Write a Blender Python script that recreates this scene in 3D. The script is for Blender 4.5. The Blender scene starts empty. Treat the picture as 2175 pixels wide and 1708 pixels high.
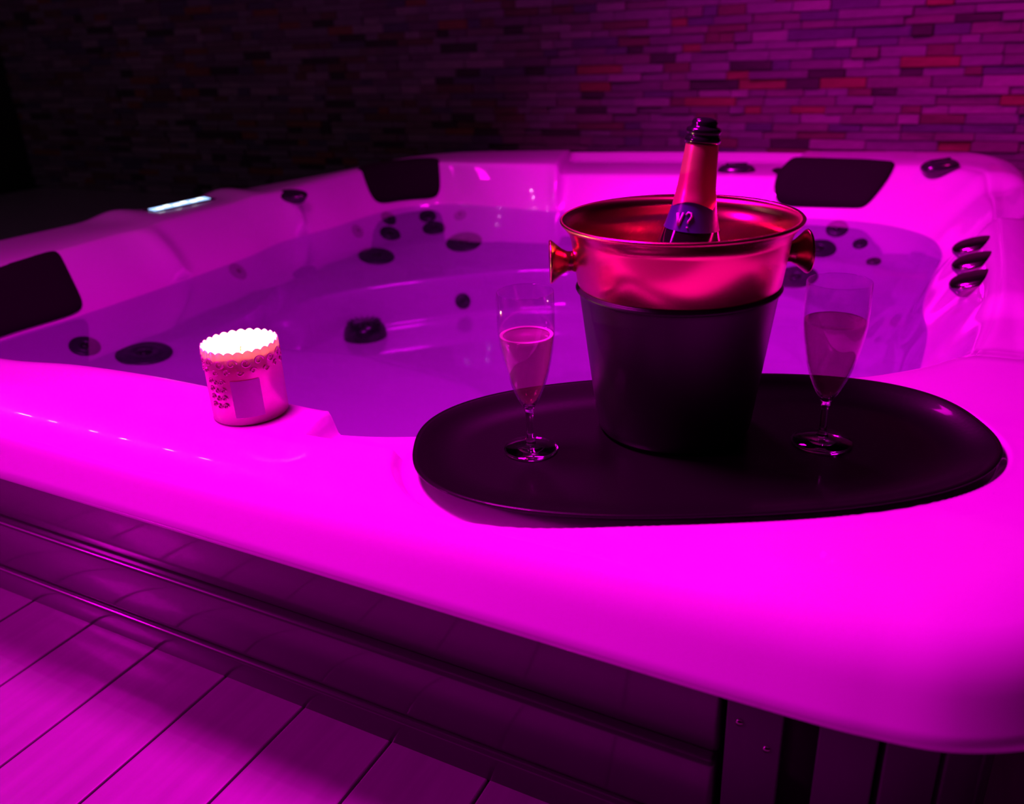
import bpy, bmesh, math, random
import numpy as np
from mathutils import Vector, Matrix

random.seed(7)
SC = bpy.context.scene
COL = SC.collection
PI = math.pi
RIM = 0.345                       # height of the tub rim above the deck

# ------------------------------------------------------------------ camera, world, lights, exposure
def setup_camera():
    cam = bpy.data.cameras.new('camera'); co = bpy.data.objects.new('camera', cam); COL.objects.link(co)
    fwd = Vector((-0.43705682, 0.80563431, -0.39991836)).normalized()
    right = Vector((0.8869593, 0.45984406, -0.04297243)).normalized()
    up = right.cross(fwd).normalized()
    M = Matrix((( right.x, up.x, -fwd.x, 1.84867), (right.y, up.y, -fwd.y, -0.48580), (right.z, up.z, -fwd.z, 0.71999), (0, 0, 0, 1)))
    co.matrix_world = M
    cam.sensor_fit = 'HORIZONTAL'; cam.sensor_width = 36.0; cam.lens = 36.0 * 1800.0 / 2175.0
    cam.clip_start = 0.02; cam.clip_end = 60
    cam.dof.use_dof = True; cam.dof.focus_distance = 0.93; cam.dof.aperture_fstop = 4.5
    SC.camera = co
setup_camera()

w = bpy.data.worlds.new('world'); SC.world = w; w.use_nodes = True
w.node_tree.nodes['Background'].inputs[0].default_value = (0.004, 0.0, 0.004, 1)
w.node_tree.nodes['Background'].inputs[1].default_value = 1.0
SC.view_settings.view_transform = 'Standard'; SC.view_settings.look = 'None'
SC.view_settings.exposure = 0.0; SC.view_settings.gamma = 1.0
try: SC.view_settings.use_curve_mapping = False
except Exception: pass
try: SC.cycles.sample_clamp_indirect = 40.0
except Exception: pass

def area_light(name, loc, target, size, energy, color, sy=None, spread=PI):
    l = bpy.data.lights.new(name, 'AREA'); l.energy = energy; l.color = color; l.size = size
    if sy: l.shape = 'RECTANGLE'; l.size_y = sy
    l.spread = spread
    o = bpy.data.objects.new(name, l); COL.objects.link(o); o.location = loc
    o.rotation_euler = (Vector(target) - Vector(loc)).to_track_quat('-Z', 'Y').to_euler()
    return o
def spot_light(name, loc, target, energy, color, angle, blend, radius):
    l = bpy.data.lights.new(name, 'SPOT'); l.energy = energy; l.color = color; l.spot_size = angle; l.spot_blend = blend; l.shadow_soft_size = radius
    o = bpy.data.objects.new(name, l); COL.objects.link(o); o.location = loc
    o.rotation_euler = (Vector(target) - Vector(loc)).to_track_quat('-Z', 'Y').to_euler()
    return o
MAG = (1.0, 0.0, 0.80)
area_light('magenta_lamp_main', (1.08, 0.13, 1.56), (1.42, 0.22, 0.3), 0.28, 20.5, MAG, spread=math.radians(132))
area_light('magenta_lamp_back', (0.95, 1.30, 1.75), (1.55, 1.70, 0.3), 0.3, 13, MAG, spread=math.radians(110))
area_light('magenta_lamp_left', (-1.0, -1.3, 1.45), (0.45, -0.45, 0.0), 0.4, 10, MAG, spread=math.radians(80))
spot_light('magenta_wall_washer', (2.6, 1.95, 1.75), (2.15, 2.8, 0.70), 30, (1.0, 0.0, 0.40), math.radians(100), 1.0, 0.08)

# ------------------------------------------------------------------ materials
def mat(name, base, rough=0.5, metal=0.0, spec=0.5, coat=0.0, noise=None, bump=None, **kw):
    m = bpy.data.materials.new(name); m.use_nodes = True
    nt = m.node_tree; b = nt.nodes['Principled BSDF']
    b.inputs['Base Color'].default_value = (*base, 1); b.inputs['Roughness'].default_value = rough
    b.inputs['Metallic'].default_value = metal; b.inputs['Specular IOR Level'].default_value = spec
    b.inputs['Coat Weight'].default_value = coat; b.inputs['Coat Roughness'].default_value = 0.08
    for k, v in kw.items(): b.inputs[k.replace('_', ' ')].default_value = v
    tc = nt.nodes.new('ShaderNodeTexCoord')
    if noise:                      # (scale, amount, stretch)
        sc, amt, st = noise
        mp = nt.nodes.new('ShaderNodeMapping'); mp.inputs['Scale'].default_value = st
        n = nt.nodes.new('ShaderNodeTexNoise'); n.inputs['Scale'].default_value = sc; n.inputs['Detail'].default_value = 4
        r = nt.nodes.new('ShaderNodeMixRGB'); r.blend_type = 'MULTIPLY'; r.inputs[0].default_value = amt
        r.inputs[1].default_value = (*base, 1)
        nt.links.new(tc.outputs['Object'], mp.inputs[0]); nt.links.new(mp.outputs[0], n.inputs['Vector'])
        nt.links.new(n.outputs['Fac'], r.inputs[2]); nt.links.new(r.outputs[0], b.inputs['Base Color'])
    if bump:
        sc, st, dist = bump
        n = nt.nodes.new('ShaderNodeTexNoise'); n.inputs['Scale'].default_value = sc; n.inputs['Detail'].default_value = 3
        bp = nt.nodes.new('ShaderNodeBump'); bp.inputs['Strength'].default_value = st; bp.inputs['Distance'].default_value = dist
        nt.links.new(tc.outputs['Object'], n.inputs['Vector']); nt.links.new(n.outputs['Fac'], bp.inputs['Height'])
        nt.links.new(bp.outputs[0], b.inputs['Normal'])
    return m
M = {}
M['shell'] = mat('white_acrylic', (0.86, 0.84, 0.86), 0.32, coat=1.0)
M['shell'].node_tree.nodes['Principled BSDF'].inputs['Coat Roughness'].default_value = 0.015
M['shell'].node_tree.nodes['Principled BSDF'].inputs['Coat IOR'].default_value = 1.8
M['black_foam'] = mat('black_foam', (0.009, 0.006, 0.008), 0.85, spec=0.15, bump=(220, 0.1, 0.002))
M['jet_dark'] = mat('dark_jet_plastic', (0.04, 0.035, 0.05), 0.35)
M['jet_pale'] = mat('pale_jet_plastic', (0.30, 0.28, 0.32), 0.35)
M['jet_core'] = mat('jet_core_plastic', (0.015, 0.012, 0.018), 0.25)
M['knob_black'] = mat('black_knob', (0.02, 0.018, 0.025), 0.22, coat=0.5)
M['chrome'] = mat('dark_chrome', (0.30, 0.24, 0.26), 0.14, metal=1.0)
M['skirt'] = mat('dark_glossy_board', (0.066, 0.062, 0.066), 0.34, coat=0.6, noise=(5, 0.4, (0.4, 6, 6)))
M['skirt_dark'] = mat('dark_slat', (0.045, 0.042, 0.05), 0.4, noise=(6, 0.4, (5, 5, 0.5)))
M['tray'] = mat('black_tray', (0.006, 0.0045, 0.0055), 0.36, spec=0.15, coat=0.2, bump=(300, 0.12, 0.0008))
M['gold'] = mat('polished_brass', (0.84, 0.45, 0.22), 0.22, metal=1.0, Anisotropic=0.85)
_nt = M['gold'].node_tree; _tn = _nt.nodes.new('ShaderNodeTangent'); _tn.direction_type = 'RADIAL'; _tn.axis = 'Z'
_nt.links.new(_tn.outputs[0], _nt.nodes['Principled BSDF'].inputs['Tangent'])
M['enamel'] = mat('matt_black_enamel', (0.022, 0.02, 0.022), 0.38, spec=0.45)
M['foil'] = mat('red_neck_foil', (0.88, 0.34, 0.24), 0.30, metal=0.6, bump=(90, 0.15, 0.001))
M['collar'] = mat('blue_collar_label', (0.045, 0.035, 0.16), 0.3)
M['collar_mark'] = mat('silver_print', (0.9, 0.85, 0.9), 0.3, metal=0.3)
M['bottle'] = mat('dark_bottle_glass', (0.010, 0.014, 0.008), 0.06, spec=0.6, coat=0.5)
M['stopper'] = mat('black_stopper', (0.010, 0.010, 0.012), 0.15, coat=0.6)
M['wax'] = mat('pale_wax', (0.95, 0.86, 0.72), 0.5)
M['holder'] = mat('pink_foil_holder', (0.85, 0.55, 0.62), 0.26, metal=0.55, bump=(35, 0.25, 0.002))
def add_translucent(m, col, fac):
    nt = m.node_tree; b = nt.nodes['Principled BSDF']; t = nt.nodes.new('ShaderNodeBsdfTranslucent'); t.inputs[0].default_value = (*col, 1)
    mx = nt.nodes.new('ShaderNodeMixShader'); mx.inputs[0].default_value = fac
    nt.links.new(b.outputs[0], mx.inputs[1]); nt.links.new(t.outputs[0], mx.inputs[2]); nt.links.new(mx.outputs[0], nt.nodes['Material Output'].inputs[0])
add_translucent(M['holder'], (0.9, 0.55, 0.45), 0.22)
M['holder_label'] = mat('plain_label', (0.62, 0.5, 0.62), 0.5)
M['wick'] = mat('wick', (0.02, 0.02, 0.02), 0.9)
M['board'] = mat('deck_board', (0.46, 0.43, 0.45), 0.36, noise=(7, 0.45, (8, 0.6, 1)), coat=0.15)
M['under'] = mat('dark_substrate', (0.02, 0.02, 0.02), 0.8)
M['blackwall'] = mat('black_wall_paint', (0.02, 0.018, 0.02), 0.7, noise=(3, 0.3, (1, 1, 1)))
M['grout'] = mat('dark_grout', (0.03, 0.025, 0.025), 0.9)
M['led_body'] = mat('lamp_housing', (0.05, 0.05, 0.05), 0.5)
def stone_mat(name, base):
    return mat(name, base, 0.75, noise=(22, 0.5, (1, 1, 2.5)), bump=(60, 0.5, 0.006))
STONES = [stone_mat('stone_%s' % n, c) for n, c in (
    ('grey', (0.34, 0.32, 0.34)), ('light', (0.46, 0.42, 0.42)), ('brown', (0.25, 0.16, 0.12)), ('rust', (0.42, 0.19, 0.11)),
    ('dark', (0.09, 0.07, 0.08)), ('taupe', (0.30, 0.24, 0.24)), ('slate', (0.18, 0.17, 0.24)), ('plum', (0.26, 0.2, 0.25)))]
def emit(name, col, s):
    m = bpy.data.materials.new(name); m.use_nodes = True; nt = m.node_tree
    nt.nodes.remove(nt.nodes['Principled BSDF']); e = nt.nodes.new('ShaderNodeEmission')
    e.inputs[0].default_value = (*col, 1); e.inputs[1].default_value = s
    nt.links.new(e.outputs[0], nt.nodes['Material Output'].inputs[0]); return m
M['flame'] = emit('flame', (1.0, 0.62, 0.25), 60)
M['led'] = emit('white_led', (1.0, 0.42, 0.97), 110)
M['lcd'] = emit('blue_white_display', (0.35, 0.55, 1.0), 2.2)
M['lcd_digits'] = emit('display_digits', (0.8, 0.95, 1.0), 3.0)
def glass(name, col, ior, rough=0.0):
    m = bpy.data.materials.new(name); m.use_nodes = True; nt = m.node_tree
    nt.nodes.remove(nt.nodes['Principled BSDF']); g = nt.nodes.new('ShaderNodeBsdfGlass')
    g.inputs['Color'].default_value = (*col, 1); g.inputs['IOR'].default_value = ior; g.inputs['Roughness'].default_value = rough
    nt.links.new(g.outputs[0], nt.nodes['Material Output'].inputs[0]); return m, nt, g
def thin_clear(name, tint, ior, rough, extra=None, bump=None, gcol=(1, 1, 1)):
    """clear surface: tinted transmission with a fresnel-weighted gloss"""
    m = bpy.data.materials.new(name); m.use_nodes = True; nt = m.node_tree
    nt.nodes.remove(nt.nodes['Principled BSDF'])
    t = nt.nodes.new('ShaderNodeBsdfTransparent'); t.inputs[0].default_value = (*tint, 1)
    g = nt.nodes.new('ShaderNodeBsdfGlossy'); g.inputs['Roughness'].default_value = rough; g.inputs[0].default_value = (*gcol, 1)
    lw = nt.nodes.new('ShaderNodeLayerWeight'); lw.inputs['Blend'].default_value = 0.5
    pw = nt.nodes.new('ShaderNodeMath'); pw.operation = 'POWER'; pw.inputs[1].default_value = 5.0
    f0 = ((ior - 1) / (ior + 1)) ** 2
    f = nt.nodes.new('ShaderNodeMath'); f.operation = 'MULTIPLY_ADD'; f.inputs[1].default_value = 1 - f0; f.inputs[2].default_value = f0
    nt.links.new(lw.outputs['Facing'], pw.inputs[0]); nt.links.new(pw.outputs[0], f.inputs[0])
    mx = nt.nodes.new('ShaderNodeMixShader')
    body = t.outputs[0]
    if extra:
        d = nt.nodes.new('ShaderNodeBsdfDiffuse'); d.inputs[0].default_value = (*extra[0], 1)
        m2 = nt.nodes.new('ShaderNodeMixShader'); m2.inputs[0].default_value = extra[1]
        nt.links.new(t.outputs[0], m2.inputs[1]); nt.links.new(d.outputs[0], m2.inputs[2]); body = m2.outputs[0]
    if bump:
        tc = nt.nodes.new('ShaderNodeTexCoord'); n = nt.nodes.new('ShaderNodeTexNoise'); n.inputs['Scale'].default_value = bump[0]
        bp = nt.nodes.new('ShaderNodeBump'); bp.inputs['Strength'].default_value = bump[1]; bp.inputs['Distance'].default_value = bump[2]
        nt.links.new(tc.outputs['Object'], n.inputs['Vector']); nt.links.new(n.outputs['Fac'], bp.inputs['Height'])
        nt.links.new(bp.outputs[0], g.inputs['Normal']); nt.links.new(bp.outputs[0], lw.inputs['Normal'])
    nt.links.new(f.outputs[0], mx.inputs[0]); nt.links.new(body, mx.inputs[1]); nt.links.new(g.outputs[0], mx.inputs[2])
    nt.links.new(mx.outputs[0], nt.nodes['Material Output'].inputs[0]); return m
M['water'] = thin_clear('tub_water', (0.63, 0.6, 0.77), 1.33, 0.03, bump=(4, 0.15, 0.01))
M['glass'] = thin_clear('clear_glass', (0.94, 0.93, 0.95), 1.5, 0.02)
M['wine'] = thin_clear('sparkling_wine', (0.93, 0.7, 0.74), 1.33, 0.03, extra=((0.7, 0.55, 0.5), 0.22))
M['glass_solid'] = glass('solid_glass', (0.97, 0.97, 0.98), 1.48)[0]
M['froth'] = mat('froth', (0.8, 0.7, 0.6), 0.5)

# ------------------------------------------------------------------ helpers
def link(name, me, m=None, parent=None, smooth=True):
    o = bpy.data.objects.new(name, me); COL.objects.link(o)
    if m is not None and not me.materials: me.materials.append(m)
    if parent is not None: o.parent = parent
    if smooth: me.polygons.foreach_set('use_smooth', [True] * len(me.polygons))
    return o
def from_np(name, V, F, m=None, parent=None, smooth=True):
    me = bpy.data.meshes.new(name); me.from_pydata([tuple(map(float, v)) for v in V], [], [tuple(map(int, f)) for f in F]); me.update()
    return link(name, me, m, parent, smooth)
def fast_grid(name, P, wrap, m, parent=None):
    """P[i,j,3] grid of points, wrap closes i"""
    ni, nj = P.shape[:2]
    idx = np.arange(ni * nj).reshape(ni, nj)
    a = idx if wrap else idx[:-1]; b = np.roll(idx, -1, 0) if wrap else idx[1:]
    F = np.stack([a[:, :-1], b[:, :-1], b[:, 1:], a[:, 1:]], -1).reshape(-1, 4)
    me = bpy.data.meshes.new(name)
    me.vertices.add(ni * nj); me.vertices.foreach_set('co', P.reshape(-1).astype(np.float32))
    me.loops.add(F.size); me.loops.foreach_set('vertex_index', F.reshape(-1).astype(np.int32))
    me.polygons.add(len(F)); me.polygons.foreach_set('loop_start', np.arange(0, F.size, 4, dtype=np.int32))
    me.update(calc_edges=True); me.validate()
    return link(name, me, m, parent)
def mesh_bm(name, bm, m, parent=None, smooth=True, loc=None, rot=None):
    me = bpy.data.meshes.new(name); bmesh.ops.recalc_face_normals(bm, faces=bm.faces); bm.to_mesh(me); bm.free()
    o = link(name, me, m, parent, smooth)
    if loc is not None: o.location = loc
    if rot is not None: o.rotation_euler = rot
    return o
def lathe(name, prof, m, parent=None, seg=64, loc=None, rot=None, wob=None, close=True):
    """revolve [(r,z)...]; wob(angle, k) offsets z"""
    V, F = [], []
    n = len(prof)
    for i in range(seg):
        a = 2 * PI * i / seg
        for k, (r, z) in enumerate(prof):
            dz = wob(a, k) if wob else 0
            V.append((r * math.cos(a), r * math.sin(a), z + dz))
    for i in range(seg):
        j = (i + 1) % seg
        for k in range(n - 1): F.append((i * n + k, j * n + k, j * n + k + 1, i * n + k + 1))
    bm = bmesh.new(); vs = [bm.verts.new(v) for v in V]
    for f in F:
        try: bm.faces.new([vs[q] for q in f])
        except Exception: pass
    bmesh.ops.remove_doubles(bm, verts=bm.verts, dist=1e-6)
    return mesh_bm(name, bm, m, parent, True, loc, rot)
def add_box(bm, c, s, bev=0.0, rot=None):
    r = bmesh.ops.create_cube(bm, size=1.0)
    vs = r['verts']
    for v in vs: v.co = Vector((v.co.x * s[0], v.co.y * s[1], v.co.z * s[2]))
    if bev > 0:
        es = list({e for v in vs for e in v.link_edges})
        rb = bmesh.ops.bevel(bm, geom=es, offset=bev, segments=2, affect='EDGES', profile=0.6)
        vs = list({v for f in rb['faces'] for v in f.verts} | {v for v in vs if v.is_valid})
    for v in vs:
        if rot: v.co = rot @ v.co
        v.co += Vector(c)
    return vs
def box(name, c, s, m, parent=None, bev=0.0, smooth=False, rot=None):
    bm = bmesh.new(); add_box(bm, (0, 0, 0), s, bev, rot); return mesh_bm(name, bm, m, parent, smooth, loc=c)
def tube_bm(bm, pts, r, seg=8):
    rings = []
    for i, p in enumerate(pts):
        p = Vector(p); d = (Vector(pts[min(i + 1, len(pts) - 1)]) - Vector(pts[max(i - 1, 0)])).normalized()
        u = d.orthogonal().normalized(); v = d.cross(u)
        if rings:                                   # keep the frame from twisting
            u = (lu - d * lu.dot(d)).normalized(); v = d.cross(u)
        lu = u
        rr = r[i] if isinstance(r, (list, tuple)) else r
        rings.append([bm.verts.new(p + (u * math.cos(2 * PI * k / seg) + v * math.sin(2 * PI * k / seg)) * rr) for k in range(seg)])
    for a, b in zip(rings, rings[1:]):
        for k in range(seg): bm.faces.new((a[k], a[(k + 1) % seg], b[(k + 1) % seg], b[k]))
    bm.faces.new(rings[0][::-1]); bm.faces.new(rings[-1])
def thing(name, label, cat, loc=(0, 0, 0), rotz=0.0, group=None):
    o = bpy.data.objects.new(name, None); COL.objects.link(o); o.location = loc; o.rotation_euler = (0, 0, rotz)
    o.empty_display_size = 0.05
    o['label'] = label; o['category'] = cat
    if group: o['group'] = group
    return o
def structure(o, label=None):
    o['kind'] = 'structure'
    if label: o['label'] = label
    return o

# ------------------------------------------------------------------ room
WALL_Y = 2.80
X0, X1, Y0, CEIL = -3.1, 3.3, -2.1, 2.35
structure(box('floor', ((X0 + X1) / 2, 0.38, -0.20), (X1 - X0 + .25, 5.1, 0.04), M['under'])); floor = bpy.data.objects['floor']
# deck boards, all running away from the tub front; pitch 0.125 m
pitch = 0.1247; bw = 0.1215
me_cache = {}
def board(x, y0, y1):
    key = (round(y0, 3), round(y1, 3))
    if key not in me_cache:
        bm = bmesh.new(); add_box(bm, (0, 0, 0), (bw, y1 - y0, 0.022), 0.0018)
        me = bpy.data.meshes.new('floor_board'); bm.to_mesh(me); bm.free(); me.materials.append(M['board']); me_cache[key] = me
    o = bpy.data.objects.new('floor_board', me_cache[key]); COL.objects.link(o); o.parent = floor
    o.location = Vector((x, (y0 + y1) / 2, -0.011)) - floor.location
structure(box('wall_left', (X0 - 0.05, 0.38, 1.07), (0.1, 5.1, 2.56), M['blackwall']))
structure(box('wall_right', (X1 + 0.05, 0.38, 1.07), (0.1, 5.1, 2.56), M['blackwall']))
structure(box('wall_front', ((X0 + X1) / 2, Y0 - 0.05, 1.07), (X1 - X0, 0.1, 2.56), M['blackwall']))
structure(box('ceiling', ((X0 + X1) / 2, 0.38, CEIL + 0.04), (X1 - X0 + .25, 5.1, 0.08), M['blackwall']))
wall = structure(box('wall_back', ((X0 + X1) / 2, WALL_Y + 0.06, 1.07), (X1 - X0, 0.12, 2.56), M['grout']))
# split-face stone strips on the back wall: singly where they show, the rest joined
rnd = random.Random(11)
stone_meshes = []
def stone_verts(l, h, d, r):
    bm = bmesh.new(); add_box(bm, (0, 0, 0), (l, d, h), 0)
    for v in bm.verts:
        v.co.x += r.uniform(-.0012, .0012); v.co.z += r.uniform(-.0012, .0012)
        if v.co.y < 0: v.co.y += r.uniform(-.003, .003)
    bmesh.ops.bevel(bm, geom=bm.edges[:], offset=0.0015, segments=1, affect='EDGES')
    return bm
rest = bmesh.new(); n_single = 0
rowh = 0.0305
z = 0.0
cand = []
row = 0
while z < CEIL - 0.03:
    h = rowh * rnd.uniform(0.82, 1.18); x = X0 + 0.005 - rnd.uniform(0, .1)
    while x < X1:
        l = rnd.choice([0.06, 0.08, 0.11, 0.14, 0.17, 0.2, 0.13]) * rnd.uniform(0.85, 1.15)
        xa, xb = max(x, X0 + 0.003), min(x + l - 0.002, X1 - 0.003)
        if xb - xa > 0.015: cand.append((0.5 * (xa + xb), z + h / 2, xb - xa, h - 0.0022, rnd.uniform(0.014, 0.028)))
        x += l
    z += h; row += 1
def in_view(c): return -0.15 < c[0] < 2.12 and 0.27 < c[1] < 0.82
single = [c for c in cand if in_view(c)]
single.sort(key=lambda c: abs(c[0] - 1.15) + 0.2 * abs(c[1] - 0.55)); single = set(single[:300])
weights = [6, 2.5, 2.2, 1.2, 1.6, 3.5, 1.8, 4]
rest_bms = {i: bmesh.new() for i in range(len(STONES))}
for c in cand:
    cx, cz, l, h, d = c; mi = rnd.choices(range(8), weights)[0]
    if c in single:
        bm = stone_verts(l, h, d, rnd)
        o = mesh_bm('stone', bm, STONES[mi], wall, False)
        o.location = Vector((cx, WALL_Y - d / 2 + 0.001, cz)) - wall.location
    else:
        add_box(rest_bms[0], (cx, WALL_Y - d / 2 + 0.001, cz), (l, d, h), 0)
        rest_bms[0].faces.ensure_lookup_table()
        for f in rest_bms[0].faces[-6:]: f.material_index = mi
o = mesh_bm('stone_cladding', rest_bms[0], None, wall, False)
for m_ in STONES: o.data.materials.append(m_)
o.location = -wall.location; o['kind'] = 'stuff'

# ------------------------------------------------------------------ hot tub shell
def catmull(pts, n=40):
    P = np.array(pts, float); N = len(P); out = []
    for i in range(N):
        p0, p1, p2, p3 = P[i - 1], P[i], P[(i + 1) % N], P[(i + 2) % N]
        d1 = np.linalg.norm(p1 - p0) ** .5; d2 = np.linalg.norm(p2 - p1) ** .5; d3 = np.linalg.norm(p3 - p2) ** .5
        m1 = (p1 - p0) / d1 - (p2 - p0) / (d1 + d2) + (p2 - p1) / d2
        m2 = (p2 - p1) / d2 - (p3 - p1) / (d2 + d3) + (p3 - p2) / d3
        m1 *= d2; m2 *= d2
        for t in np.linspace(0, 1, n, endpoint=False):
            out.append((2 * t**3 - 3 * t**2 + 1) * p1 + (t**3 - 2 * t**2 + t) * m1 + (-2 * t**3 + 3 * t**2) * p2 + (t**3 - t**2) * m2)
    return np.array(out)
CEN = np.array([1.02, 1.12])
def polar(curve):
    d = curve - CEN; a = np.arctan2(d[:, 1], d[:, 0]); r = np.hypot(d[:, 0], d[:, 1]); o = np.argsort(a); a, r = a[o], r[o]
    return np.concatenate([a - 2 * PI, a, a + 2 * PI]), np.concatenate([r, r, r])
def at_angle(curve, ang):
    a, r = polar(curve); rr = np.interp(ang, a, r); return CEN + np.stack([np.cos(ang), np.sin(ang)], -1) * rr[:, None]
# outer lip, anticlockwise from the near left corner
OUT = catmull([(0.10, 0.0), (0.5, 0.0), (0.9, 0.0), (1.3, 0.0), (1.6, 0.0), (1.76, 0.0), (1.84, 0.003), (1.90, 0.014), (1.965, 0.055), (2.01, 0.12),
               (2.03, 0.21), (2.033, 0.35), (2.03, 0.7), (2.022, 1.3), (2.012, 1.9), (2.0, 2.16), (1.962, 2.33), (1.89, 2.42), (1.77, 2.435), (1.5, 2.415), (1.09, 2.385),
               (0.75, 2.335), (0.44, 2.27), (0.21, 2.185), (0.085, 2.03), (0.045, 1.83), (0.015, 1.63), (-0.045, 1.33), (-0.08, 1.05), (-0.11, 0.75), (-0.12, 0.4), (-0.11, 0.2), (-0.05, 0.05)])
# inner edge of the rim
A_ = catmull([(0.40, 0.15), (0.725, 0.150), (0.831, 0.170), (0.955, 0.180), (1.06, 0.181), (1.19, 0.178), (1.255, 0.178), (1.32, 0.196), (1.375, 0.225), (1.45, 0.30), (1.55, 0.37), (1.68, 0.44), (1.79, 0.50),
              (1.875, 0.60), (1.905, 0.75), (1.918, 1.0), (1.916, 1.3), (1.912, 1.6), (1.905, 1.85), (1.87, 2.05), (1.77, 2.13), (1.6, 2.10), (1.34, 2.055), (1.03, 2.02), (0.7, 1.965), (0.46, 1.925),
              (0.31, 1.915), (0.19, 1.82), (0.145, 1.70), (0.15, 1.33), (0.14, 1.1), (0.15, 0.9), (0.18, 0.6), (0.19, 0.42), (0.22, 0.24), (0.29, 0.17)])
# water line
B_ = catmull([(0.45, 0.19), (0.75, 0.185), (1.0, 0.21), (1.25, 0.21), (1.36, 0.26), (1.44, 0.335), (1.55, 0.41), (1.66, 0.48), (1.76, 0.54), (1.822, 0.66),
              (1.828, 0.88), (1.827, 1.07), (1.812, 1.19), (1.812, 1.40), (1.822, 1.66), (1.775, 1.83), (1.66, 1.935), (1.47, 1.965), (1.2, 1.945), (0.95, 1.90), (0.75, 1.865), (0.55, 1.885),
              (0.36, 1.885), (0.25, 1.80), (0.215, 1.65), (0.215, 1.49), (0.195, 1.27), (0.225, 1.12), (0.24, 0.93), (0.245, 0.59), (0.235, 0.42), (0.28, 0.25), (0.34, 0.205)])
# foot of the backrests (z -0.20)
C_ = catmull([(0.6, 0.27), (1.0, 0.28), (1.3, 0.32), (1.5, 0.47), (1.68, 0.60), (1.76, 0.75), (1.765, 1.2), (1.775, 1.55), (1.735, 1.73), (1.58, 1.80), (1.2, 1.79), (0.877, 1.76),
              (0.62, 1.76), (0.463, 1.73), (0.34, 1.66), (0.27, 1.52), (0.235, 1.32), (0.30, 1.12), (0.40, 0.90), (0.42, 0.6), (0.40, 0.42), (0.47, 0.31)])
# edge of the footwell (z -0.26) and its floor (z -0.36)
D_ = catmull([(0.49, 0.87), (0.77, 0.885), (1.01, 0.84), (1.25, 0.70), (1.45, 0.62), (1.62, 0.80), (1.66, 1.2), (1.62, 1.5), (1.4, 1.68), (1.1, 1.72), (0.86, 1.70), (0.70, 1.62),
              (0.515, 1.45), (0.40, 1.32), (0.33, 1.17), (0.37, 0.98)])
E_ = CEN + (D_ - CEN) * 0.90

n_o = len(OUT)
seglen = np.hypot(*(np.roll(OUT, -1, 0) - OUT).T)
# sample density: fine round the near right corner
mid = OUT
dens = np.where((mid[:, 1] < 0.8) & (mid[:, 0] > 0.75), 1 / 0.0032, 1 / 0.011)
cum = np.concatenate([[0], np.cumsum(seglen * dens)]); NS = int(cum[-1])
Oc = np.vstack([OUT, OUT[:1]])
s = np.linspace(0, cum[-1], NS, endpoint=False)
O = np.stack([np.interp(s, cum, Oc[:, 0]), np.interp(s, cum, Oc[:, 1])], -1)
tg = np.roll(O, -2, 0) - np.roll(O, 2, 0); tg /= np.linalg.norm(tg, axis=1)[:, None]
Nn = np.stack([-tg[:, 1], tg[:, 0]], -1)
for _ in range(6): Nn = (np.roll(Nn, 1, 0) + Nn + np.roll(Nn, -1, 0)) / 3
Nn /= np.linalg.norm(Nn, axis=1)[:, None]
prof = [(0.085, -0.078), (0.012, -0.078), (0.004, -0.077), (0.0, -0.074), (0.0, -0.068), (0.003, -0.062), (0.006, -0.056), (0.010, -0.048), (0.014, -0.040), (0.018, -0.0325), (0.023, -0.0255),
        (0.029, -0.0190), (0.036, -0.0135), (0.044, -0.0090)] + [(0.044 + 0.003 * q, -0.0090 * (1 - q / 16) ** 2) for q in range(1, 17)]
PP = O + Nn * 0.092
ang = np.arctan2(PP[:, 1] - CEN[1], PP[:, 0] - CEN[0])
Aa, Bb, Cc, Dd, Ee = (at_angle(c, ang) for c in (A_, B_, C_, D_, E_))
TRAY_C = np.array([1.650, 0.257]); TD = np.array([0.883, 0.469]); TP = np.array([-0.469, 0.883])
def tray_f(x, y, a, b, n=2.5):
    u = (x - TRAY_C[0]) * TD[0] + (y - TRAY_C[1]) * TD[1]; v = (x - TRAY_C[0]) * TP[0] + (y - TRAY_C[1]) * TP[1]
    q = (np.abs(u / a) ** n + np.abs(v / b) ** n) ** (1 / n)
    return (q - 1) * b                              # rough signed distance
def sst(t): t = np.clip(t, 0, 1); return t * t * (3 - 2 * t)
def gauss(x, y, cx, cy, sx, sy): return np.exp(-((x - cx) / sx) ** 2 - ((y - cy) / sy) ** 2)
def rim_detail(x, y):
    z = np.zeros_like(x)
    # oval well the tray sits in
    f = tray_f(x + 0.007 * 0.883, y + 0.007 * 0.469, 0.2785 + 0.012, 0.153 + 0.0005)
    z -= 0.0128 * sst((0.003 - f) / 0.008)
    # shallow ledge between candle and tray
    u = sst((x - 1.262 - (0.15 - y) * 0.3) / 0.012) * sst((y - 0.112 - 0.08 * (x - 1.26)) / 0.014) * sst((1.40 - x) / 0.03)
    z -= 0.030 * u
    # scooped arm rest between the far corner and the knobs, and a second one near the tray
    def pocket(y0, y1, x0, x1, sy, sx): return sst((y - y0) / sy) * sst((y1 - y) / sy) * sst((x - x0) / sx) * sst((x1 - x) / 0.06)
    z -= 0.030 * pocket(1.42, 2.02, 1.77, 1.985, 0.14, 0.07)
    z -= 0.014 * pocket(0.58, 0.90, 1.82, 1.99, 0.10, 0.06)
    # raised shoulders either side of the control panel on the left rim
    z += 0.014 * gauss(x, y, -0.02, 0.93, 0.10, 0.055) + 0.014 * gauss(x, y, 0.04, 1.25, 0.10, 0.05)
    # gutter just inside the far and left rim
    return z
rings = []
for e, zz in prof:
    p = O + Nn * e; rings.append(np.stack([p[:, 0], p[:, 1], RIM + zz + (rim_detail(p[:, 0], p[:, 1]) if e > 0.04 else np.zeros(NS))], -1))
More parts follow.
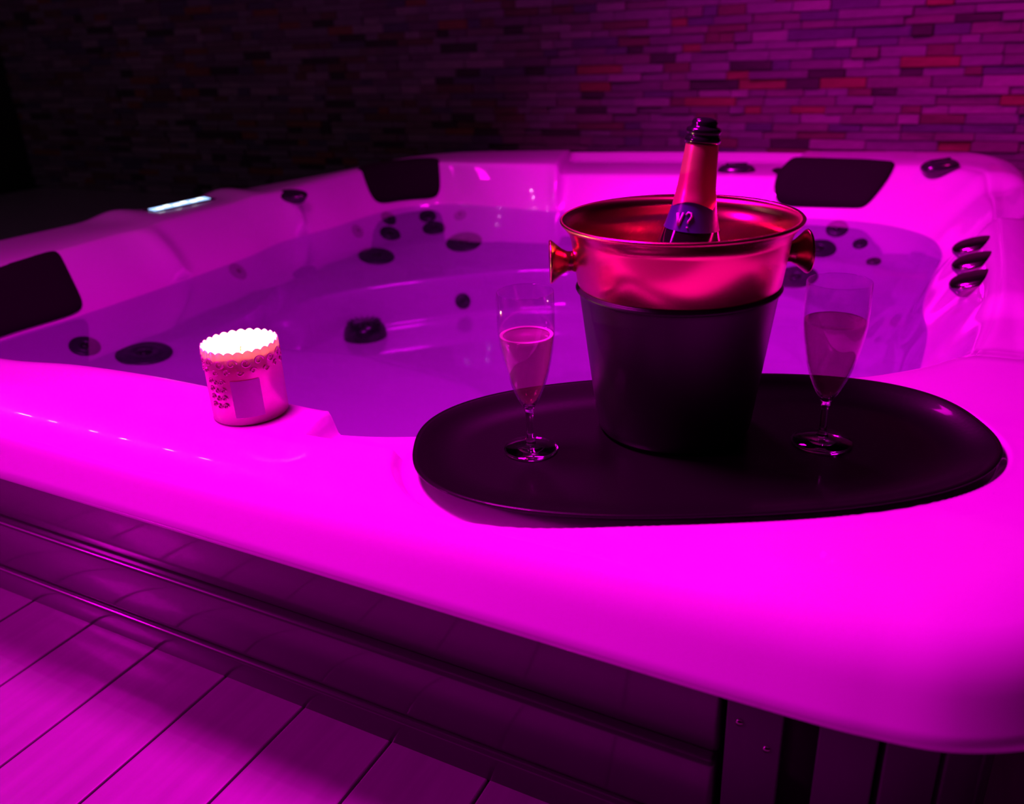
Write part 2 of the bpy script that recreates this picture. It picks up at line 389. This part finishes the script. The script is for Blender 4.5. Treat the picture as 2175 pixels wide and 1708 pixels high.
for t in np.linspace(0, 1, 150)[1:]:                # rim top
    p = PP + (Aa - PP) * t
    rings.append(np.stack([p[:, 0], p[:, 1], RIM + rim_detail(p[:, 0], p[:, 1]) - 0.004 * t ** 6], -1))
wl = 0.13
def wallz(t):                                       # rounded top then straight
    r = 0.22
    q = np.where(t < r, t * t / (2 * r), t - r / 2); return q / (1 - r / 2)
adA = rim_detail(Aa[:, 0], Aa[:, 1]) - 0.004
# vertical ribs and recesses on the inner wall, by angle
def ang_g(a0, w): d = (ang - a0 + PI) % (2 * PI) - PI; return np.exp(-(d / w) ** 2)
def a_of(x, y): return math.atan2(y - CEN[1], x - CEN[0])
rib = 0.030 * ang_g(a_of(0.20, 0.86), 0.045) + 0.022 * ang_g(a_of(0.19, 1.36), 0.03) + 0.018 * ang_g(a_of(0.74, 1.9), 0.022) + 0.012 * ang_g(a_of(1.85, 1.36), 0.06) - 0.018 * ang_g(a_of(1.87, 1.62), 0.10)
inward = (CEN - Aa) / np.linalg.norm(CEN - Aa, axis=1)[:, None]
for t in np.linspace(0, 1, 26)[1:]:
    p = Aa + (Bb - Aa) * t + inward * (rib * math.sin(PI * min(t * 1.0, 1)) ** 0.7)[:, None]
    z = RIM + adA * (1 - t) ** 1.0 - wl * wallz(np.array(t))
    rings.append(np.stack([p[:, 0], p[:, 1], np.full(NS, 0.0) + z], -1))
def seg_rings(Pa, Pb, za, zb, n, f):
    for t in np.linspace(0, 1, n)[1:]:
        p = Pa + (Pb - Pa) * t; rings.append(np.stack([p[:, 0], p[:, 1], np.full(NS, RIM + za + (zb - za) * f(t))], -1))
seg_rings(Bb, Cc, -wl, -0.205, 14, lambda t: math.sin(t * PI / 2) ** 0.9)
seg_rings(Cc, Dd, -0.205, -0.255, 24, lambda t: (1.35 * t - 0.35 * t * t * t) if t < .8 else (1.35 * .8 - .35 * .512) + (1 - (1.35 * .8 - .35 * .512)) * ((t - .8) / .2))
seg_rings(Dd, Ee, -0.255, -0.36, 16, lambda t: float(sst(np.array(t))))
for t in np.linspace(0, 1, 14)[1:]:
    p = Ee + (CEN - Ee) * t * 0.999; rings.append(np.stack([p[:, 0], p[:, 1], np.full(NS, RIM - 0.36)], -1))
RG = np.stack(rings, 1)                             # [NS, rings, 3]
tub = thing('hot_tub', 'white acrylic hot tub with dark board skirt lit magenta', 'hot tub', (0, 0, 0))
shell = fast_grid('shell', RG, True, M['shell'], tub)
shell['label'] = 'white moulded acrylic shell'
I_A = len(prof) + 149 - 1                           # ring index of the rim's inner edge
I_B = I_A + 25
# wall sampling: angle of a point -> nearest column
def col_of(x, y):
    a = math.atan2(y - CEN[1], x - CEN[0]); d = np.abs((ang - a + PI) % (2 * PI) - PI); return int(np.argmin(d))
GN = None
def surf_normals():
    du = np.roll(RG, -1, 0) - np.roll(RG, 1, 0); dv = np.gradient(RG, axis=1)
    n = np.cross(du, dv); l = np.linalg.norm(n, axis=2); l[l == 0] = 1; n /= l[..., None]
    n[n[..., 2] < 0] *= -1; return n
GN = surf_normals()
def nearest_surf(p):
    d = ((RG - np.array(p)) ** 2).sum(-1); i = np.unravel_index(np.argmin(d), d.shape); return RG[i], GN[i]

# pillows: pads that follow the inner wall
def pillow(corners, thick, lab=None):
    """corners: points on the shell, top start, top end, bottom end, bottom start"""
    ij = []
    for c in corners:
        d = ((RG - np.array(c)) ** 2).sum(-1); ij.append(np.unravel_index(np.argmin(d), d.shape))
    base_i = ij[0][0]
    ij = [((i - base_i + NS // 2) % NS - NS // 2 + base_i, j) for i, j in ij]
    NU, NV = 36, 16; V = []
    for lay in (0, 1):
        for i in range(NU):
            for j in range(NV):
                a = -1 + 2 * i / (NU - 1); b = -1 + 2 * j / (NV - 1)
                n = 7                                # square to rounded square
                m_ = max(abs(a), abs(b)); q = (abs(a) ** n + abs(b) ** n) ** (1 / n)
                k_ = m_ / q if q > 0 else 1
                uu, vv = a * k_, b * k_
                t = (vv + 1) / 2
                u = (uu + 1) / 2
                ci, rj = (sum(wt * q[kk] for wt, q in zip(((1 - u) * (1 - t), u * (1 - t), u * t, (1 - u) * t), ij)) for kk in (0, 1)); i0 = int(math.floor(ci)) % NS; i1 = (i0 + 1) % NS; fr = ci - math.floor(ci)
                j0 = int(rj); j1 = j0 + 1; fj = rj - j0
                P = (RG[i0, j0] * (1 - fr) + RG[i1, j0] * fr) * (1 - fj) + (RG[i0, j1] * (1 - fr) + RG[i1, j1] * fr) * fj
                N = GN[i0, j0]
                edge = 1 - max(abs(a), abs(b)) ** 6
                V.append(P + N * ((-0.004) if lay == 0 else (0.004 + (thick - 0.004) * edge ** 0.5)))
    idx = lambda l, i, j: l * NU * NV + i * NV + j
    F = []
    for l in (0, 1):
        for i in range(NU - 1):
            for j in range(NV - 1):
                f = (idx(l, i, j), idx(l, i + 1, j), idx(l, i + 1, j + 1), idx(l, i, j + 1)); F.append(f if l else f[::-1])
    for i in range(NU - 1):
        F.append((idx(0, i, 0), idx(0, i + 1, 0), idx(1, i + 1, 0), idx(1, i, 0))); F.append((idx(1, i, NV - 1), idx(1, i + 1, NV - 1), idx(0, i + 1, NV - 1), idx(0, i, NV - 1)))
    for j in range(NV - 1):
        F.append((idx(1, 0, j), idx(1, 0, j + 1), idx(0, 0, j + 1), idx(0, 0, j))); F.append((idx(0, NU - 1, j), idx(0, NU - 1, j + 1), idx(1, NU - 1, j + 1), idx(1, NU - 1, j)))
    bm = bmesh.new(); vs = [bm.verts.new(v) for v in V]
    for f in F: bm.faces.new([vs[q] for q in f])
    o = mesh_bm('headrest', bm, M['black_foam'], tub); o['label'] = lab or 'black foam headrest pad'
    return o
pillow([(0.199, 0.40, 0.330), (0.178, 0.625, 0.339), (0.238, 0.615, 0.222), (0.232, 0.38, 0.221)], 0.013)
pillow([(0.140, 1.71, 0.344), (0.303, 1.944, 0.344), (0.339, 1.883, 0.232), (0.207, 1.686, 0.238)], 0.013)
pillow([(1.326, 2.133, 0.333), (1.632, 2.118, 0.342), (1.62, 1.99, 0.243), (1.364, 1.978, 0.237)], 0.013)

# jets: dark discs seated on the shell, [x, y, z-guess, radius]
def oriented(nrm):
    return Vector(nrm).to_track_quat('Z', 'Y').to_euler()
def make_jet(x, y, z, r, pale=0, flat=False):
    P, N = nearest_surf((x, y, z)); N = Vector(N)
    prof = [(0.0001, 0.002), (r * .30, 0.003), (r * .34, 0.006), (r * .60, 0.006), (r * .66, 0.004), (r * .80, 0.005), (r * .97, 0.004), (r, 0.0015), (r, -0.003)]
    j = lathe('jet', prof, M['jet_pale' if pale else 'jet_dark'], tub, 32, loc=Vector(P) + N * 0.0005, rot=oriented(N))
    if not flat:
        c = lathe('nozzle', [(0.0001, 0.008), (r * .2, 0.008), (r * .27, 0.0065), (r * .27, 0.002)], M['jet_core'], j, 20)
    return j
JETS = [(0.249, 1.043, 0.194, 0.024, 1), (0.300, 0.549, 0.168, 0.030, 0), (0.392, 0.614, 0.142, 0.056, 0),
        (0.241, 1.715, 0.194, 0.026, 0), (0.322, 1.816, 0.185, 0.028, 0), (0.275, 1.669, 0.157, 0.034, 0), (0.368, 1.778, 0.157, 0.037, 0),
        (0.325, 1.521, 0.126, 0.054, 0), (0.508, 1.726, 0.134, 0.056, 0), (0.228, 1.566, 0.185, 0.021, 1), (0.42, 1.858, 0.185, 0.021, 1),
        (1.558, 1.935, 0.194, 0.029, 0), (1.625, 1.883, 0.170, 0.019, 0), (1.526, 1.865, 0.152, 0.044, 0), (1.67, 1.804, 0.144, 0.018, 0),
        (1.494, 1.729, 0.107, 0.056, 0), (0.622, 1.508, 0.022, 0.022, 0)]
for a in JETS: make_jet(*a)
# suction cover on the footwell floor
def suction(x, y, r):
    P = Vector((x, y, RIM - 0.36)); N = Vector((0, 0, 1))
    o = lathe('suction_cover', [(0.0001, 0.046), (r * .45, 0.045), (r * .75, 0.040), (r * .92, 0.028), (r, 0.012), (r, 0.0)], M['jet_core'], tub, 48, loc=P)
    bm = bmesh.new()
    for k in range(16):
        a = 2 * PI * k / 16
        add_box(bm, (math.cos(a) * r * .6, math.sin(a) * r * .6, 0.0435), (r * .4, 0.002, 0.003), 0, Matrix.Rotation(a, 3, 'Z'))
    mesh_bm('grille', bm, M['jet_dark'], o, False)
suction(0.475, 1.238, 0.058)

# valve knobs on the rim
def valve(x, y, z, rx, ry, rz, m, name='air_valve', h=0.010, nrm=None, lift=0.0):
    P, N = nearest_surf((x, y, z)); N = Vector(nrm).normalized() if nrm else Vector(N)
    bm = bmesh.new(); seg = 40
    pr = [(0.0, h), (.25, h * .985), (.5, h * .92), (.7, h * .8), (.85, h * .6), (.96, h * .3), (1.0, h * .1), (1.0, -0.004), (.8, -0.018)]
    rg = [[bm.verts.new((rx * r * math.copysign(abs(math.cos(2 * PI * k / seg)) ** .8, math.cos(2 * PI * k / seg)), ry * r * math.copysign(abs(math.sin(2 * PI * k / seg)) ** .8, math.sin(2 * PI * k / seg)), zz)) for k in range(seg)] for r, zz in pr[1:]]
    c = bm.verts.new((0, 0, h)); 
    for k in range(seg): bm.faces.new((c, rg[0][k], rg[0][(k + 1) % seg]))
    for a, b in zip(rg, rg[1:]):
        for k in range(seg): bm.faces.new((a[k], b[k], b[(k + 1) % seg], a[(k + 1) % seg]))
    q = N.to_track_quat('Z', 'Y').to_matrix() if False else Vector((0, 0, 1)).rotation_difference(N).to_matrix()
    R = (q @ Matrix.Rotation(rz, 3, 'Z')).to_euler(); P = Vector(P) + N * lift
    o = mesh_bm(name, bm, m, tub, True, loc=Vector(P), rot=R)
    # two raised grip pads on top
    if name == 'air_valve':
        bm = bmesh.new(); add_box(bm, (0, 0, h * 1.05), (rx * 1.1, ry * .22, h * .25), 0.001)
        mesh_bm('grip', bm, m, o, True)
    return o
valve(0.180, 1.355, 0.337, 0.046, 0.024, math.radians(27), M['knob_black'], nrm=(0.2, -0.25, 0.95))
valve(1.235, 2.105, 0.332, 0.056, 0.040, math.radians(8), M['knob_black'], h=0.02)
valve(1.78, 2.088, 0.335, 0.048, 0.036, math.radians(30), M['knob_black'], h=0.018, nrm=(-0.05, -0.12, 1), lift=0.010)
for xx, yy, zz in ((1.879, 1.290, 0.312), (1.887, 1.165, 0.312), (1.888, 1.062, 0.308)):
    o = valve(xx, yy, zz, 0.037, 0.034, 0.0, M['chrome'], 'diverter_knob', 0.009, (-0.30, -0.10, 0.94), 0.010)
    o['label'] = 'chrome diverter knob'
# lit display between the raised shoulders of the left rim
cp = bpy.data.objects.new('control_panel', None)
bm = bmesh.new(); add_box(bm, (0, 0, 0), (0.040, 0.20, 0.006), 0.002)
cpo = mesh_bm('control_panel', bm, M['knob_black'], tub, True, loc=(0.055, 1.075, RIM + 0.002), rot=(0, math.radians(6), math.radians(-4)))
bpy.data.objects.remove(cp)
bm = bmesh.new(); add_box(bm, (0, 0, 0.0032), (0.024, 0.175, 0.0015), 0)
mesh_bm('display', bm, M['lcd'], cpo, False)['label'] = 'glowing blue-white display'
bm = bmesh.new()
for k in range(6): add_box(bm, (0.004 * (-1) ** k, -0.065 + 0.026 * k, 0.0044), (0.010, 0.016, 0.001), 0)
mesh_bm('digits', bm, M['lcd_digits'], cpo, False)

# skirt: three horizontal boards on the front, then upright slats round the corner
SKX = 1.728
for (y, z0, z1, d) in ((0.092, 0.118, 0.268, 0.02), (0.079, 0.037, 0.120, 0.030), (0.073, -0.006, 0.038, 0.036)):
    bm = bmesh.new(); add_box(bm, (0, 0, 0), (SKX + 0.02, d, z1 - z0), 0.006)
    mesh_bm('skirt_board', bm, M['skirt'], tub, True, loc=((SKX - 0.02) / 2, y + d / 2, (z0 + z1) / 2))
# slats follow the outer lip, inset
ins = O + Nn * 0.088
si = col_of(1.75, 0.05)
path = [ins[i] for i in np.argsort(ang)]
start = min(range(NS), key=lambda i: abs(ins[i][0] - (SKX + 0.004)) + (10 if ins[i][1] > 0.3 else 0))
acc = 0; i = start; pw = 0.046; placed = 0
def slat(a, b, w=0.9):
    c = (a + b) / 2; d = b - a; L = np.linalg.norm(d); an = math.atan2(d[1], d[0])
    bm = bmesh.new(); add_box(bm, (0, 0, 0), (L * w, 0.014, 0.272), 0.002)
    o = mesh_bm('skirt_slat', bm, M['skirt_dark'], tub, True, loc=(c[0], c[1], 0.130), rot=(0, 0, an)); return o
widths = [0.048, 0.022, 0.047, 0.046] + [0.047] * 80
a = ins[start].copy(); wi = 0; n = 0
while wi < len(widths) and n < NS:
    L = 0; b = a
    while L < widths[wi] and n < NS:
        i = (i + 1) % NS; n += 1; nb = ins[i]; L += float(np.linalg.norm(nb - b)); b = nb
        if ins[i][0] < 0.0 and ins[i][1] < 0.3: n = NS
    if wi != 1: 
        o = slat(a, b, 0.93)
        if wi == 0:
            for zz, xx in ((0.155, 0.012), (0.175, -0.012)): lathe('screw', [(0.0001, 0.002), (0.003, 0.0015), (0.0035, 0.0)], M['chrome'], o, 12, loc=(xx, -0.007, zz - 0.13), rot=(PI / 2, 0, 0))
    a = b; wi += 1
# dark liner behind the skirt so nothing shows through the joints
bm = bmesh.new()
lp = (O + Nn * 0.125)[::12]
lo = [bm.verts.new((p[0], p[1], -0.005)) for p in lp]; hi = [bm.verts.new((p[0], p[1], RIM - 0.08)) for p in lp]
for k in range(len(lp)): bm.faces.new((lo[k], lo[(k + 1) % len(lp)], hi[(k + 1) % len(lp)], hi[k]))
mesh_bm('skirt_liner', bm, M['under'], tub)

# deck boards, cut to follow the foot of the skirt
xl, xr = float(ins[:, 0].min()), float(ins[:, 0].max())
k = -40
while True:
    x = 0.8725 + pitch * (k + 0.5); k += 1
    if x < X0 + bw: continue
    if x > X1 - bw: break
    near = [float(p[1]) for p in ins if abs(p[0] - x) < bw / 2 and p[1] < 1.0]; far_ = [float(p[1]) for p in ins if abs(p[0] - x) < bw / 2 and p[1] > 1.4]
    if xl < x - bw / 2 and x + bw / 2 < xr and near and far_:
        board(x, Y0, max(near) + 0.004); board(x, min(far_) - 0.004, WALL_Y - 0.03)
    else:
        board(x, Y0, WALL_Y - 0.03)

# water
wz = RIM - wl
Wl = CEN + (B_ - CEN) * 1.004
Wp = Wl[::3]
bm = bmesh.new(); vs = [bm.verts.new((p[0], p[1], wz)) for p in Wp]
f = bm.faces.new(vs); 
if f.normal.z < 0: f.normal_flip()
wo = mesh_bm('water', bm, M['water'], None, False)
wo['label'] = 'still bluish water filling the hot tub'; wo['category'] = 'water'; wo['kind'] = 'stuff'

# ------------------------------------------------------------------ tray
TZ = RIM - 0.0115
def superell(a, b, n, k, seg):
    t = 2 * PI * k / seg; c, s_ = math.cos(t), math.sin(t)
    u = a * math.copysign(abs(c) ** (2 / n), c); v = b * math.copysign(abs(s_) ** (2 / n), s_); return u, v
def tray():
    t = thing('serving_tray', 'large black oval serving tray holding the ice bucket and flutes', 'tray', (TRAY_C[0], TRAY_C[1], TZ), math.atan2(TD[1], TD[0]))
    bm = bmesh.new(); seg = 160
    pr = [(-0.05, 0.0005), (-0.036, 0.0), (-0.010, 0.008), (-0.004, 0.0145), (0.0, 0.0155), (0.0, 0.0175), (-0.005, 0.0175), (-0.011, 0.0115), (-0.036, 0.0030), (-0.05, 0.0030)]
    rg = []
    for e, z in pr:
        rg.append([bm.verts.new((*superell(0.2785 + e, 0.153 + e, 2.5, k, seg), z)) for k in range(seg)])
    for a, b in zip(rg, rg[1:]):
        for k in range(seg): bm.faces.new((a[k], a[(k + 1) % seg], b[(k + 1) % seg], b[k]))
    bm.faces.new(rg[-1]); bm.faces.new(rg[0][::-1])
    mesh_bm('base', bm, M['tray'], t)
    return t
tray()
FZ = TZ + 0.0031                                    # tray floor

# ------------------------------------------------------------------ ice bucket
BC = (1.613, 0.299)
bk = thing('ice_bucket', 'black ice bucket with brass band and round knob handles on the oval tray', 'bucket', (BC[0], BC[1], FZ), 0)
H0 = 0.222
BZ = 0.934
lathe('body', [(r, z * BZ) for r, z in [(0.0001, 0.0), (0.066, 0.0), (0.0745, 0.002), (0.0775, 0.006), (0.0790, 0.014), (0.0955, 0.154), (0.0972, 0.160), (0.0985, 0.1625), (0.0975, 0.165), (0.094, 0.165)]], M['enamel'], bk, 128)
lathe('rim_band', [(r, z * (BZ if z < 0.18 else 0.972)) for r, z in [(0.0945, 0.163), (0.0962, 0.1645), (0.0975, 0.1665), (0.1035, 0.205), (0.1055, 0.211), (0.1100, 0.217), (0.1132, 0.2205), (0.1138, 0.2225), (0.1125, 0.2240), (0.1095, 0.2235),
                   (0.1055, 0.2190), (0.1020, 0.2130), (0.0985, 0.199), (0.0925, 0.160), (0.0745, 0.012), (0.070, 0.006), (0.0001, 0.005)]], M['gold'], bk, 128)['label'] = 'polished brass band and lining'
lathe('lower_bead', [(r, z * BZ) for r, z in [(0.0965, 0.158), (0.0985, 0.1592), (0.0995, 0.1612), (0.0985, 0.1632), (0.0965, 0.1642)]], M['enamel'], bk, 96)
for sgn in (-1, 1):
    d = Vector((0.887 * sgn, 0.46 * sgn, 0.0)).normalized()
    hp = [(0.0001, 0.0), (0.0105, 0.0), (0.0095, 0.004), (0.0098, 0.008), (0.0125, 0.013), (0.0170, 0.0185), (0.0205, 0.0225), (0.0212, 0.0240), (0.0203, 0.0250), (0.014, 0.0243), (0.0001, 0.0235)]
    q = d.to_track_quat('Z', 'Y').to_euler()
    lathe('knob_handle', hp, M['gold'], bk, 48, loc=d * 0.0995 + Vector((0, 0, 0.178)), rot=q)['label'] = 'flared brass knob'

# ------------------------------------------------------------------ bottle
rv = Vector((0.887, 0.46, 0))
b0 = Vector((BC[0], BC[1], FZ + 0.0095)) + rv * -0.006
b1 = Vector((BC[0], BC[1], FZ + 0.300)) + rv * 0.0195
bdir = (b1 - b0).normalized()
bt = thing('champagne_bottle', 'open dark champagne bottle with red neck foil leaning in the bucket', 'bottle', b0)
bt.rotation_euler = Vector((0, 0, 1)).rotation_difference(bdir).to_euler()
ph0 = math.atan2(-0.78, 0.23) - 0.18
lathe('glass_body', [(0.0001, 0.012), (0.02, 0.008), (0.034, 0.001), (0.040, 0.002), (0.0425, 0.008), (0.043, 0.02), (0.043, 0.1205), (0.0415, 0.1405), (0.037, 0.1605), (0.030, 0.1825), (0.0245, 0.1995), (0.0205, 0.2155), (0.0175, 0.2285), (0.0158, 0.2475), (0.0145, 0.2755), (0.0001, 0.2765)], M['bottle'], bt, 64)
col = lathe('collar_label', [(0.0262, 0.1970), (0.0250, 0.2005), (0.0212, 0.2155), (0.0200, 0.2215), (0.0186, 0.2280), (0.0177, 0.2335)], M['collar'], bt, 64); col['label'] = 'dark blue collar with silver letter mark'
lathe('neck_foil', [(0.0209, 0.2195), (0.0206, 0.2215), (0.0192, 0.2280), (0.0179, 0.2350), (0.0170, 0.2450), (0.0158, 0.2615), (0.0150, 0.2725), (0.0146, 0.2750), (0.012, 0.2755)], M['foil'], bt, 96, wob=lambda a, k: 0.0042 * math.cos(2 * (a - ph0)) if k < 2 else 0)['label'] = 'red metallic neck foil'
st = lathe('stopper', [(0.0145, 0.2740), (0.0158, 0.2748), (0.0164, 0.2775), (0.0156, 0.2800), (0.0146, 0.2810), (0.0148, 0.2830), (0.0160, 0.2855), (0.0152, 0.2877), (0.0120, 0.2890), (0.0112, 0.2905), (0.0118, 0.2927), (0.0104, 0.2950), (0.0060, 0.2965), (0.0001, 0.2968)], M['stopper'], bt, 48)
st['label'] = 'glossy black ribbed stopper'
# letter mark on the collar, facing the camera side: V and a hook with a dot
def on_neck(phi, z, r): return Vector((r * math.cos(phi), r * math.sin(phi), z))
bm = bmesh.new()
def rad(z): return 0.0262 + (z - 0.197) / (0.2215 - 0.197) * (0.0200 - 0.0262) + 0.0006
def stroke(pts, w):
    tube_bm(bm, [on_neck(ph0 + u / 0.024, 0.2100 + v, rad(0.2100 + v)) for u, v in [(1.2 * p[0] - 0.003, 1.2 * p[1] - 0.002) for p in pts]], w, 6)
stroke([(-0.0075, 0.004), (-0.0045, -0.005)], [0.0017, 0.0013]); stroke([(-0.0045, -0.005), (-0.0025, 0.005)], 0.0011)
stroke([(0.000, 0.0035), (0.0015, 0.0055), (0.0040, 0.0052), (0.0048, 0.0030), (0.0038, 0.0008), (0.0026, -0.0008), (0.0024, -0.0026)], 0.0009)
stroke([(0.0024, -0.0050), (0.0024, -0.0060)], 0.0009)
mesh_bm('letter_mark', bm, M['collar_mark'], col)

# ------------------------------------------------------------------ champagne flutes
def flute(loc, k, level, lab, froth):
    t = thing('champagne_flute', lab, 'glass', loc, 0, 'champagne flutes on the tray')
    s1 = k
    outer = [(0.0001, 0.0), (0.024, 0.0), (0.0272, 0.0008), (0.0275, 0.0018), (0.0268, 0.0026), (0.016, 0.0042), (0.006, 0.0075), (0.0038, 0.012), (0.0034, 0.020), (0.0035, 0.030), (0.0046, 0.0365), (0.0060, 0.040)]
    f = lathe('foot', outer[:7] + [(0.0001, 0.0076)], M['glass_solid'], t, 64)
    lathe('stem', [(0.0001, 0.0078), (0.0058, 0.0078), (0.0038, 0.012), (0.0034, 0.020), (0.0035, 0.036), (0.0046, 0.0450), (0.0062, 0.0484), (0.0001, 0.0484)], M['glass_solid'], t, 32)
    bo = [(r, 0.0480 + (z - 0.0540) * 0.935) for r, z in [(0.0001, 0.0540), (0.0062, 0.0545), (0.0090, 0.0590), (0.0120, 0.065), (0.0165, 0.077), (0.0205, 0.091), (0.0240, 0.107), (0.0262, 0.121), (0.0275, 0.135), (0.0277, 0.150), (0.0272, 0.177)]]
    lathe('bowl', bo + [(0.0268, bo[-1][1] + 0.0007), (0.0264, bo[-1][1])] + [(r - 0.0009, z + (0.0015 if z < .058 else 0)) for r, z in bo[::-1][1:-1]] + [(0.0001, 0.0497)], M['glass'], t, 64)
    win = [(r - 0.0011, z + 0.0025) for r, z in bo if 0.049 < z < level - 0.003]
    rl = np.interp(level, [z for r, z in bo], [r for r, z in bo]) - 0.0012
    wn = lathe('wine', [(0.0001, 0.0512), (0.005, 0.0514)] + win + [(float(rl), level), (float(rl) * .93, level - 0.0008), (0.0001, level - 0.0010)], M['wine'], t, 48)
    wn['label'] = 'pale sparkling wine'
    if froth: lathe('froth_ring', [(float(rl) - .0002, level + .0006), (float(rl) - .0016, level + .0012), (float(rl) - .0034, level + .0002)], M['froth'], wn, 48)
    t.scale = (k, k, 1.0)
    return t
flute((1.502, 0.188, FZ), 0.985, 0.121, 'champagne flute left of the ice bucket with a pale froth ring', True)
flute((1.760, 0.312, FZ), 1.05, 0.126, 'champagne flute right of the ice bucket, filled a little higher', False)

# ------------------------------------------------------------------ candle
CC = (1.180, 0.138)
cd = thing('candle', 'lit candle in an embossed pink metallic holder with scalloped top', 'candle', (CC[0], CC[1], RIM + 0.0005), 0)
CR, CH = 0.0405, 0.083
NSC = 26
scal = lambda a, k: 0.0026 * abs(math.sin(a * NSC / 2)) if k in (4, 5, 6) else 0
lathe('holder', [(0.0001, 0.0), (CR - .0015, 0.0), (CR, 0.0015), (CR, 0.060), (CR + .0003, CH - 0.002), (CR - .0004, CH - 0.0015), (CR - .0012, CH - 0.002), (CR - .0014, 0.06), (CR - .0014, 0.003), (0.0001, 0.003)], M['holder'], cd, NSC * 10, wob=scal)
wxo = lathe('wax', [(0.0001, 0.004), (CR - .002, 0.004), (CR - .002, 0.0745), (CR - .004, 0.0735), (0.012, 0.0720), (0.0001, 0.0715)], M['wax'], cd, 64)
bm = bmesh.new(); tube_bm(bm, [(0, 0, 0.070), (0.0003, 0, 0.0745), (0.0012, 0, 0.0775)], 0.0008, 8); mesh_bm('wick', bm, M['wick'], wxo)
lathe('flame', [(0.0001, 0.0765), (0.0016, 0.0772), (0.0028, 0.080), (0.0026, 0.083), (0.0014, 0.087), (0.0001, 0.091)], M['flame'], cd, 20)
cl = bpy.data.lights.new('candle_light', 'POINT'); cl.energy = 1.5; cl.color = (1.0, 0.55, 0.22); cl.shadow_soft_size = 0.006
clo = bpy.data.objects.new('candle_light', cl); COL.objects.link(clo); clo.location = (CC[0], CC[1], RIM + 0.0855)
# embossed scrolls round the upper half
bm = bmesh.new(); r_ = random.Random(5)
def spiral(phi, z, s_, hand, r):
    pts = []
    for q in range(14):
        th_ = hand * q * 0.55; rr = s_ * (1 - q / 15)
        pts.append(Vector(((r) * math.cos(phi + rr * math.cos(th_) / r), (r) * math.sin(phi + rr * math.cos(th_) / r), z + rr * math.sin(th_))))
    tube_bm(bm, pts, 0.00105, 5)
for k in range(18):
    a = 2 * PI * k / 18
    spiral(a, 0.071, 0.0058, 1 if k % 2 else -1, CR + .0002); spiral(a + 0.17, 0.061, 0.0040, -1 if k % 2 else 1, CR + .0002)
cam_side = math.atan2(-0.62, 0.67)
for q, a in enumerate((cam_side - 1.05, cam_side - 0.85, cam_side - 0.65)):
    for zz in (0.050, 0.041, 0.032, 0.023): spiral(a, zz, 0.0036, (-1) ** q, CR + .0002)
mesh_bm('embossed_scrolls', bm, M['holder'], cd)
bm = bmesh.new(); V = []
for i in range(13):
    a = cam_side - 0.42 + 0.75 * i / 12
    for z in (0.010, 0.052): V.append(bm.verts.new(((CR + .0009) * math.cos(a), (CR + .0009) * math.sin(a), z)))
for i in range(12): bm.faces.new((V[2 * i], V[2 * i + 2], V[2 * i + 3], V[2 * i + 1]))
mesh_bm('label_panel', bm, M['holder_label'], cd)['label'] = 'plain blank label panel'

# ------------------------------------------------------------------ white led strip under the ceiling, left of the tub
ls = thing('led_strip', 'thin white light strip under the dark ceiling left of the tub', 'lamp', (-1.1, 0.17, CEIL - 0.02))
box('housing', (0, 0, 0.004), (2.4, 0.03, 0.03), M['led_body'], ls)
for k in range(7):
    box('led', (-1.1 + 0.24 * k + 0.04 * (k % 2), 0, -0.013), (0.09 if k < 2 else 0.045, 0.011, 0.006), M['led'], ls)
